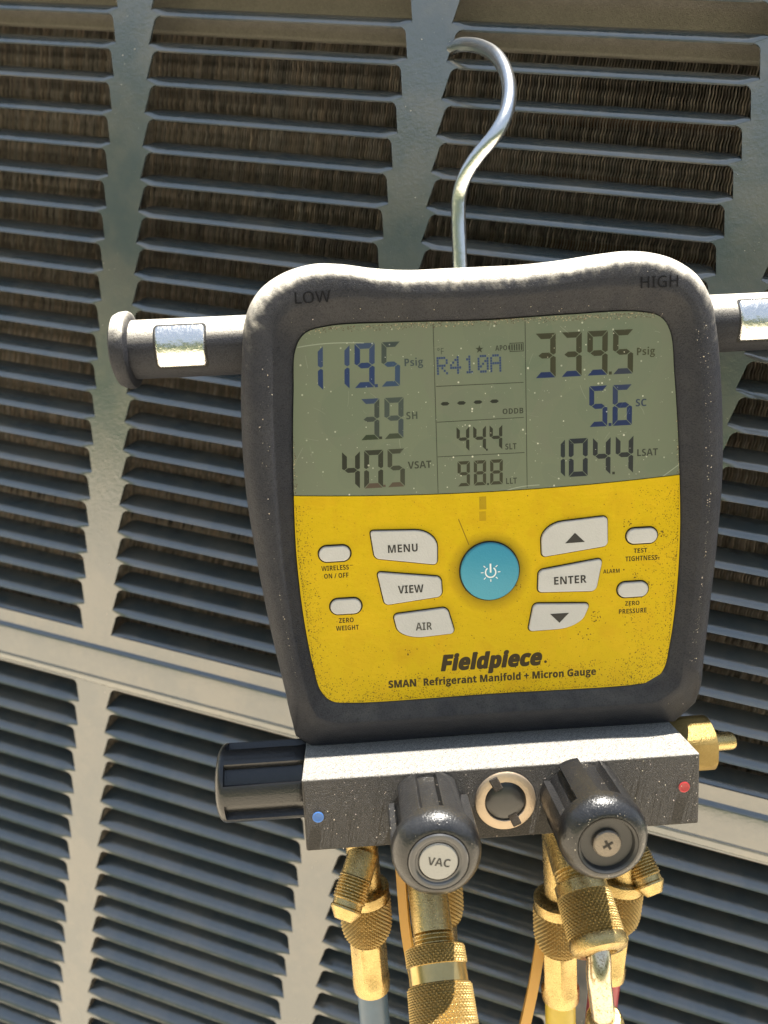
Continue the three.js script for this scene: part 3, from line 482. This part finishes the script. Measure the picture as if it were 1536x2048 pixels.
// ---- manifold block
const blockMat = std({ vertexColors: true, map: rep(mixMap([0.3, 0.3, 0.3], [1, 1, 1], (i) => smooth(0.36, 0.6, fine[i])), 9), roughness: 0.5, bumpMap: rep(tFine, 9), bumpScale: 0.0005 });
{
  const b = new RoundedBoxGeometry(122.6, 23.6, 36, 4, 0.7).translate(-0.8, -87.5, -2); b.computeVertexNormals();
  const blk = part('manifold_block', dustColors(boxUV(b), [0.050, 0.043, 0.036], [0.60, 0.57, 0.52], 0.5, 0.95), blockMat, gauge);
  part('case_neck', boxUV(new THREE.BoxGeometry(116, 6, 8).translate(-0.8, -75, -15)), std({ color: lin(0.02, 0.02, 0.02), roughness: 0.8 }), gauge);
  const dot = (x, y, c, l) => { const d = part('marker_dot', turned([[1.75, 0], [1.75, 0.12], [1.5, 0.22], [1.1, 0.12], [0.001, 0.1]], [x, y, 16.1], [0, 0, 1], 32), std({ color: c, roughness: 0.45 }), blk); d.userData.label = l; };
  dot(-57.8, -88, lin(0.05, 0.16, 0.46), 'blue marker dot'); dot(55.6, -86.5, lin(0.42, 0.03, 0.035), 'red marker dot');
  // sight glass: flat metal ring, dark bulb, two notches
  const C = [-0.3, -86.7], ringM = std({ color: lin(0.44, 0.35, 0.255), metalness: 0.7, roughness: 0.4, bumpMap: rep(tFine, 4), bumpScale: 0.0001 });
  const sg = part('sight_glass_ring', boxUV(turned([[6.3, -0.6], [6.3, 0.75], [6.5, 0.95], [8.9, 0.95], [9.3, 0.7], [9.4, 0]], [C[0], C[1], 16.1], [0, 0, 1], 72)), ringM, gauge);
  part('sight_glass', turned([[6.4, 0.3], [5.8, 0.6], [4.5, 1.1], [2.5, 1.45], [0.001, 1.55]], [C[0], C[1], 16.1], [0, 0, 1], 48), phy({ color: lin(0.012, 0.012, 0.012), roughness: 0.42, clearcoat: 0.5, clearcoatRoughness: 0.22, bumpMap: rep(tBlotch, 8), bumpScale: 0.0004 }), sg);
  for (const a of [2.02, -1.16]) part('ring_notch', boxUV(new RoundedBoxGeometry(4.6, 2.9, 1.2, 3, 0.5).rotateZ(a).translate(C[0] + Math.cos(a) * 6.6, C[1] + Math.sin(a) * 6.6, 16.75)), std({ color: lin(0.035, 0.026, 0.02), roughness: 0.55, bumpMap: rep(tFine, 6), bumpScale: 0.0004 }), sg);
}
// ---- valve knobs
const knobMat = phy({ vertexColors: true, roughness: 0.3, clearcoat: 0.35, clearcoatRoughness: 0.14, bumpMap: rep(tFine, 4), bumpScale: 0.00012 });
function knob(o, d, len, turn, open = false, sh = 1, lobes = 6) {
  const prof = [[10.6, 0], [12.2, 0.3], [12.6, 1.2]]; for (let k = 1; k <= 10; k++) prof.push([12.6, lerp(1.2, len - 7.4 * sh, k / 10)]);
  prof.push([12.62, len - 7.0 * sh], [12.62, len - 6.7 * sh], [12.6, len - 5 * sh], [12.3, len - 3.6 * sh], [11.6, len - 2.2 * sh], [10.6, len - 1.1 * sh], [9.6, len - 0.4], [9, len - 0.15], [8.5, len - 0.1], [8.25, len - 0.4], [8.1, len - 0.9], ...(open ? [[7.4, len - 2.6], [0.001, len - 2.7]] : [[0.001, len - 0.95]]));
  const last = prof.findIndex((p) => p[1] > len - 7.3 * sh);
  return turned(prof, o, d, 216, (th, i, r) => {
    if (i >= last + 1 || r < 9) return r;
    const q = ((th - turn) / (2 * Math.PI) * lobes % 1 + 1) % 1, dd = Math.abs(q - 0.5), depth = 2.3 * (1 - smooth(0.225, 0.255, dd));
    return r - depth * (i < 3 ? 0.8 : 1);
  }, 0.55);
}
const KB = [0.007, 0.007, 0.008], KD = [0.09, 0.088, 0.086];
const dusty = (g, a = 0.5) => dustColors(boxUV(g), KB, KD, 0.55, a);
{
  const k1 = part('valve_knob', dusty(knob([-24, -87.4, 16.1], [0, 0, 1], 26.9, 0.06), 0.2), knobMat, gauge);
  const disc = part('knob_cap', boxUV(turned([[5.25, 0], [5.25, 0.5], [5.05, 0.65], [0.001, 0.65]], [-24, -87.4, 42.6], [0, 0, 1], 64)), std({ color: lin(0.41, 0.395, 0.36), roughness: 0.5, bumpMap: rep(tFine, 3), bumpScale: 0.00005 }), k1);
  part('cap_ring', turned([[8.2, 0], [7.9, 0.35], [7.2, 0.5], [6.6, 0.3], [6.2, -0.1], [5.7, -0.1]], [-24, -87.4, 43], [0, 0, 1], 72, undefined, 0.6, false), phy({ color: lin(0.05, 0.05, 0.052), roughness: 0.3, clearcoat: 0.6, clearcoatRoughness: 0.2 }), k1);
  part('lettering', printText('VAC', bold, -23.9, -87.4, 6.2, 2.4, 43.24, -0.2), std({ color: lin(0.035, 0.033, 0.03), roughness: 0.6 }), k1);
  k1.userData.label = 'black knob with pale VAC cap';
  const k2 = part('valve_knob', dusty(knob([22.7, -86.4, 16.1], [0, 0, 1], 26.9, -0.22, true), 0.1), knobMat, gauge);
  part('cap_recess', turned([[8.3, 0], [7.6, -0.5], [7.2, -1.6], [3.6, -1.9], [0.001, -1.9]], [22.7, -86.4, 43], [0, 0, 1], 64, undefined, 0.6, false), phy({ color: lin(0.018, 0.018, 0.018), roughness: 0.5, clearcoat: 0.3, clearcoatRoughness: 0.3 }), k2);
  const scr = std({ color: lin(0.24, 0.21, 0.175), metalness: 0.9, roughness: 0.45, bumpMap: rep(tFine, 6), bumpScale: 0.0002 });
  const s = part('screw_head', boxUV(turned([[3.95, -1.9], [3.95, -1.0], [3.6, -0.6], [2.5, -0.38], [0.001, -0.33]], [22.7, -86.4, 43], [0, 0, 1], 48)), scr, k2);
  part('screw_slot', merge([0.5, 0.5 + Math.PI / 2].map((a) => new RoundedBoxGeometry(3.1, 0.75, 0.3, 2, 0.12).rotateZ(a).translate(22.7, -86.4, 42.62))), std({ color: lin(0.03, 0.024, 0.018), roughness: 0.7 }), s);
  k2.userData.label = 'black knob with a cross-head screw and no cap';
  const k3 = part('valve_knob', dusty(knob([-61.9, -87.6, -8], [-1, 0, 0], 29.8, 0.12, false, 0.5), 0.06), knobMat, gauge);
  k3.userData.label = 'black knob on the left end of the block';
}
// ---- brass
const brassMap = mixMap([0.38, 0.27, 0.105], [0.70, 0.53, 0.24], (i) => 0.7 * blotch[i] + 0.3 * fine[i]);
const brass = std({ map: rep(brassMap, 4), metalness: 0.92, roughness: 0.33, roughnessMap: rep(dataTex((i) => gray(0.7 + 0.5 * (mid[i] - 0.3))), 4), bumpMap: rep(tFine, 6), bumpScale: 0.00012 });
const brassDull = std({ map: rep(brassMap, 3), color: lin(0.52, 0.5, 0.42), metalness: 0.88, roughness: 0.5, bumpMap: rep(tFine, 6), bumpScale: 0.0002 });
const hexShape = (R, sides = 6, turn = 0, blend = 0.9) => (th) => { const a = ((th + turn) % (2 * Math.PI / sides) + 2 * Math.PI / sides) % (2 * Math.PI / sides) - Math.PI / sides; return Math.min(R, R * blend / Math.cos(a)); };
// knurled sleeve: real crossed grooves
function knurl(prof, o, d, n = 44, depth = 0.42, skew = 1) {
  const rows = []; for (let i = 0; i + 1 < prof.length; i++) { const [r0, t0] = prof[i], [r1, t1] = prof[i + 1], k = Math.max(1, Math.round(Math.hypot(r1 - r0, t1 - t0) / 0.14)); for (let j = 0; j < k; j++) rows.push([lerp(r0, r1, j / k), lerp(t0, t1, j / k)]); } rows.push(prof[prof.length - 1]);
  const pitch = 2 * Math.PI / n, tri = (x) => Math.abs(((x % 1) + 1) % 1 * 2 - 1), end = rows[rows.length - 1][1], st = rows[0][1];
  return turned(rows, o, d, n * 6, (th, i, r, t) => { const s = t / (prof[0][0] * 1.0) * skew, a = tri((th + s) / pitch), b = tri((th - s) / pitch), g = Math.min(1, 1.25 * Math.min(a, b)); return r - depth * (1 - g) * smooth(0, 0.3, t - st) * smooth(0, 0.3, end - t); }, 0.35);
}
const thread = (r, t0, t1, pitch = 0.95, dep = 0.5) => { const out = []; for (let t = t0; t < t1; t += pitch) out.push([r - dep, t], [r, t + pitch * 0.38], [r, t + pitch * 0.6]); return out; };
// right-hand hexagon with its stub
{
  const hx = part('brass_plug', boxUV(turned([[8.6, 0], [9.9, 0.6], [9.9, 13], [9.3, 15.4], [4, 15.6]], [60, -86.5, -11], [1, 0, 0], 96, (th, i, r) => Math.min(r, hexShape(10.4, 6, 0.52, 0.866)(th)), 0.4)), brassDull, gauge);
  part('plug_stem', boxUV(turned([[3.1, 0], [3.1, 8.3], [2.7, 9.3], [0.001, 9.5]], [75.4, -86.4, -11], [1, 0, 0], 32)), brass, hx);
}
// ports under the block
const down = V(0.195, -0.98, 0.03).toArray();
for (const [x, z] of [[-45.7, -5], [-21, -6], [20.6, -2], [44.5, -8]]) part('hose_port', boxUV(turned([[6.3, 0], [6.3, 3], [5.5, 3.4], [5.5, 35]], [x, -98, z], [0.02, -1, 0], 40)), brass, gauge);
const T57 = (dx) => [dx, -0.6, 0.8];
// flare stubs
function flare(o, d, L0, s = 1) {
  const g = turned([[5.2 * s, 0], [5.2 * s, L0], ...thread(5.55 * s, L0, L0 + 7.4), [4.9 * s, L0 + 7.6], [4.9 * s, L0 + 9.2], [5.3 * s, L0 + 9.6], [5.3 * s, L0 + 10.2], [2.9 * s, L0 + 13.2], [2.1 * s, L0 + 13.3], [1.9 * s, L0 + 12], [0.001, L0 + 12]], o, d, 48, undefined, 0.5);
  part('flare_port', boxUV(g), brass, gauge);
}
flare([-44.8, -113, -2.5], [-0.37, -0.71, 0.6], 8);
flare([47.4, -119, -13], [0.26, -0.72, 0.64], 8.2, 0.95);

// ---------------------------------------------------------------- hoses and couplers
const knurlMat = std({ map: rep(brassMap, 4), color: lin(0.8, 0.78, 0.75), metalness: 0.88, roughness: 0.46 });
function hose(name, label, x, z, yTop, dir, colr, key) {
  const d = V(...dir).normalize(), o = V(x, yTop, z), t = thing(name, label, 'hose', dev, o.toArray(), 'coloured hoses under the manifold block');
  const nut = part('coupling_nut', boxUV(turned([[5.6, 0.6], [7.6, 0], [8.5, 0.5], [8.6, 1], [8.6, 4.2]], o.toArray(), d.toArray(), 64)), brass, t);
  part('knurled_grip', boxUV(knurl([[8.75, 4.2], [8.9, 5], [8.9, 14], [8.2, 17.2], [6.6, 19.6]], o.toArray(), d.toArray(), 36, 0.7)), knurlMat, nut);
  part('hex_ferrule', boxUV(turned([[5.5, 18], [5.8, 20], [6.2, 21], [6.2, 33], [6.5, 35], [6.5, 37.5], [6.4, 39], [5.3, 39.2]], o.toArray(), d.toArray(), 96, (th, i, r) => i >= 2 && i <= 3 ? hexShape(6.4, 6, key, 0.86)(th) : r, 0.5)), brass, t);
  const p = (s, bx = 0, bz = 0) => o.clone().addScaledVector(d, s).add(V(bx, 0, bz)).toArray();
  part('hose_tube', boxUV(tubeAlong([p(37), p(50), p(70, 0.6, 0), p(110, 3, -2), p(170, 8, -6), p(260, 20, -14), p(340, 32, -16)], 5.25, 60, 28)), phy({ map: rep(mixMap(colr.map((c) => c * 0.78), colr, (i) => blotch[i]), 4), roughness: 0.42, clearcoat: 0.25, clearcoatRoughness: 0.35 }), t);
  return t;
}
hose('refrigerant_hose', 'blue hose hanging from the left port, on the side of the blue dot', -45.6, -5, -127, [0.02, -1, 0.0], [0.075, 0.135, 0.20], 0.1);
hose('refrigerant_hose', 'yellow hose behind the bent tube coupler, under the right knob', 20.8, -2, -134.3, [0.0, -1, 0.0], [0.62, 0.45, 0.03], 0.35);
hose('refrigerant_hose', 'red hose at the far right, partly hidden by the bent metal tube', 44.2, -9, -132.6, [-0.13, -1, 0.02], [0.40, 0.018, 0.035], 0.2);
// the plain knurled coupling half hidden behind the VAC coupler
{
  const o = [-21, -120, -6], d = [0.02, -1, 0], t = thing('port_coupling', 'knurled brass coupling half hidden behind the big coupler under the VAC knob', 'coupling', dev, o);
  const n = part('coupling_nut', boxUV(turned([[5.6, 0.6], [8, 0], [8.8, 0.6], [8.9, 4]], o, d, 64)), brass, t); part('knurled_grip', boxUV(knurl([[9, 4], [9.2, 5], [9.2, 18], [8.4, 21]], o, d, 36, 0.7)), knurlMat, n);
  part('hex_ferrule', boxUV(turned([[6.5, 20], [6.5, 34], [6, 36]], o, d, 72, (th) => hexShape(6.7, 6, 0.2, 0.86)(th), 0.4)), brass, t);
}
// big coupler under the VAC knob, slanting out towards the viewer
{
  const o = [-25, -119, 9.8], d = [0.035, -0.68, 0.73], t = thing('vacuum_coupler', 'large brass knurled coupler under the VAC knob, half in sun', 'coupler', dev, o);
  part('coupler_stem', boxUV(turned([[6.2, -24], [6.2, 13], [5.6, 13.3], ...thread(6.5, 13.4, 17, 1.1, 0.5), [6, 17.6]], o, d, 56, undefined, 0.5)), brass, t);
  const s = part('coupler_sleeve', boxUV(turned([[6, 16.8], [8.2, 16.6], [9, 17]], o, d, 64)), brass, t);
  part('knurled_ring', boxUV(knurl([[9, 17], [9.3, 17.5], [9.4, 21.3], [9.2, 21.9]], o, d, 42, 0.55)), knurlMat, s);
  part('smooth_band', boxUV(turned([[9.2, 21.9], [8.9, 22.1], [8.9, 26.6], [9.3, 26.9]], o, d, 72)), phy({ map: rep(brassMap, 4), metalness: 0.9, roughness: 0.24 }), s);
  part('knurled_grip', boxUV(knurl([[9.4, 26.9], [9.9, 27.5], [10.1, 36], [10.1, 37.6]], o, d, 46, 0.6)), knurlMat, s);
  part('end_lip', boxUV(turned([[10.1, 37.6], [10.3, 38], [10.2, 39.4], [9.4, 40], [7, 40.2], [6.6, 52], [6.2, 60]], o, d, 72)), brass, s);
}
// coupler with the bent tube under the right knob
{
  const o = [22.8, -113.8, 7.4], d = [0.085, -0.62, 0.78], t = thing('bent_tube_coupler', 'brass knurled coupler with a bent metal tube, under the screw-topped knob', 'coupler', dev, o), dn = V(...d).normalize();
  part('coupler_stem', boxUV(turned([[7.4, -12], [7.4, 4], [6.8, 4.4], ...thread(7.4, 4.6, 7.4, 1.1, 0.5), [7, 8]], o, d, 56, undefined, 0.5)), brass, t);
  const s = part('coupling_nut', boxUV(turned([[6.6, 7.6], [7.9, 7.6], [8.3, 8], [8.3, 11.4]], o, d, 64)), brass, t);
  part('knurled_grip', boxUV(knurl([[8.4, 11.4], [8.7, 12], [8.8, 23], [8.6, 23.6]], o, d, 36, 0.7)), knurlMat, s);
  part('end_lip', boxUV(turned([[8.6, 23.6], [8.9, 24.2], [8.9, 26], [8.3, 27.2], [6.9, 27.9], [4.9, 28.1], [4.6, 27.2], [3.9, 27]], o, d, 72)), brass, s);
  const e = V(...o).addScaledVector(dn, 23), b = V(...o).addScaledVector(dn, 29.4);
  const tube = [e, b.clone().add(V(-0.9, -0.6, -1.2)), b.clone().add(V(-1.5, -5, 0.6)), b.clone().add(V(-1, -11, 0.8)), b.clone().add(V(0.6, -24, -0.6))];
  part('bent_tube', boxUV(tubeAlong(tube.map((v) => v.toArray()), 3.65, 50, 28)), std({ map: rep(mixMap([0.30, 0.20, 0.09], [0.72, 0.62, 0.46], (i) => smooth(0.3, 0.5, fine[i] * 0.6 + mid[i] * 0.4)), 5), metalness: 0.95, roughness: 0.24 }), t);
  const q = b.clone().add(V(0.2, -19.4, 0.2)).toArray();
  part('tube_nut', boxUV(turned([[3.8, 0], [4.8, 0.2], [5.4, 1], [5.8, 3.4], [6, 6], [6, 14], [6, 24]], q, [0.16, -0.97, -0.2], 56)), brass, t);
}
// thin straps behind the couplers
function strap(label, pts, w, h, name = 'yellow_cord') {
  const t = thing(name, label, 'cord', dev, pts[0], 'thin yellow cords'), c = new THREE.CatmullRomCurve3(pts.map((p) => V(...p)));
  const sh = new THREE.Shape(); sh.moveTo(-w / 2, -h / 2); for (const [u, v] of [[w / 2, -h / 2], [w / 2, h / 2], [w * .25, h / 2], [w * .2, h * .25], [w * .02, h * .25], [-w * .03, h / 2], [-w / 2, h / 2]]) sh.lineTo(u, v); sh.closePath();
  const N = 60, fr = c.computeFrenetFrames(N), rings = [], prof = sh.getPoints(2);
  for (let i = 0; i <= N; i++) { const p = c.getPoint(i / N), tg = c.getTangent(i / N), ex = V(0.92, 0, 0.2).addScaledVector(tg, -V(0.92, 0, 0.2).dot(tg)).normalize(), ey = tg.clone().cross(ex).multiplyScalar(-1); rings.push(prof.slice(0, -1).map((q) => p.clone().addScaledVector(ex, q.x).addScaledVector(ey, q.y).toArray())); }
  part('cord_strip', boxUV(toCreasedNormals(loft(rings, true, true), 0.5)), phy({ color: lin(0.50, 0.25, 0.012), roughness: 0.4, clearcoat: 0.3, clearcoatRoughness: 0.3 }), t);
}
strap('thin yellow cord hanging between the blue hose and the VAC coupler', [[-33.2, -101, -4], [-32.8, -120, -2], [-32.2, -140, 1], [-30.4, -155, 3], [-27.6, -170, 3], [-22, -190, 1], [-10, -230, -6]], 3.0, 3.0);
strap('thin ribbed yellow cord running down left of the yellow hose', [[17.8, -138, -8], [15.5, -152, -6], [12.6, -166, -4], [10.2, -178, -4], [7, -195, -6], [-2, -235, -10]], 3.4, 3.0);

// ---------------------------------------------------------------- grit on the gauge and a few flecks on the panel
{
  const grain = new THREE.IcosahedronGeometry(0.5, 0), N = 2300, im = new THREE.InstancedMesh(grain, std({ color: lin(0.42, 0.38, 0.32), roughness: 0.6 }), N), q = new THREE.Quaternion(), b = bases.get(gauge); let n = 0;
  const put = (x, y, z, s) => { if (n >= N) return; q.setFromEuler(new THREE.Euler(rr(0, 6), rr(0, 6), rr(0, 6))); im.setMatrixAt(n, new THREE.Matrix4().compose(V(x - b.x, y - b.y, z - b.z).multiplyScalar(MM), q, V(s * rr(0.6, 1.6), s, s * rr(0.6, 1.2)).multiplyScalar(MM))); const c = rr(0.5, 1.15); im.setColorAt(n++, lin(c, c * rr(0.9, 1), c * rr(0.8, 1))); };
  const sz = () => 0.08 + 0.36 * Math.pow(rnd(), 5);
  for (let k = 0; k < 620; k++) { const x = 59.6 - Math.pow(rnd(), 1.3) * 118; put(x, rr(-99, -76), 16.2, sz()); }
  for (let k = 0; k < 300; k++) { const a = rr(-0.2, Math.PI + 0.2), c = rnd() < 0.6 ? [22.7, -86.4] : [-24, -87.4]; put(c[0] + Math.cos(a) * 12.5, c[1] + Math.sin(a) * 12.5, rr(17, 36), sz() * 0.9); }
  for (let k = 0; k < 260; k++) { const a = rr(0, 6.28), r = Math.sqrt(rnd()) * 11, c = rnd() < 0.7 ? [22.7, -86.4] : [-24, -87.4]; if (r > 8.6) put(c[0] + Math.cos(a) * r, c[1] + Math.sin(a) * r, 43.3 - (r - 8.6) * 0.6, sz() * 0.8); }
  for (let k = 0; k < 330; k++) { const y = rr(-54, 56), s = rnd() < 0.7 ? 1 : -1, a = Math.atan2(s * 66, y), ro = radiusAt(OT, a), ri = radiusAt(IT, a), r = lerp(ri + 6.5, ro - 6.5, rnd()); put(Math.sin(a) * r, Math.cos(a) * r, lerp(2.2, 5.2, smooth(-74, 30, Math.cos(a) * r)) + 0.1, sz()); }
  for (let k = 0; k < 260; k++) { const x = rr(-58, 62); const y = rr(-73, -65); put(x, y, 2.3 - 8.6 * clamp((-64.5 - y) / 8.5), sz()); }
  for (let k = 0; k < 170; k++) put(rr(-60, 60), rr(59, 70), rr(3.2, 5.4), sz());
  for (let k = 0; k < 280; k++) { const x = rr(-56, 56); put(x, 57.4 + rr(-0.5, 0.9), rr(0.1, 0.6), sz() * 0.8); }
  while (n < N) put(rr(-61, 60), -75.6, rr(-6, 15.5), sz());
  im.count = n; im.name = 'grit'; im.userData.kind = 'stuff'; im.castShadow = im.receiveShadow = true; gauge.add(im);
  const M = 420, fl = new THREE.InstancedMesh(grain, std({ color: lin(0.5, 0.47, 0.42), roughness: 0.7 }), M);
  for (let k = 0; k < M; k++) { const bar = [[-1, BAR + 1], [COL + BAR - 1, COL + 2 * BAR + 1], [2 * COL + 2 * BAR - 1, 2 * COL + 3 * BAR + 1]][k % 3]; fl.setMatrixAt(k, new THREE.Matrix4().compose(V(rr(...bar), Y0 - rr(-2, 45) * P, 0.05).multiplyScalar(MM), q.setFromEuler(new THREE.Euler(rr(0, 6), rr(0, 6), 0)), V(1, 1, 0.6).multiplyScalar((0.12 + 0.5 * Math.pow(rnd(), 4)) * MM))); }
  fl.name = 'dust_flecks'; fl.userData.kind = 'stuff'; unit.add(fl);
}
renderer.render(scene, camera);
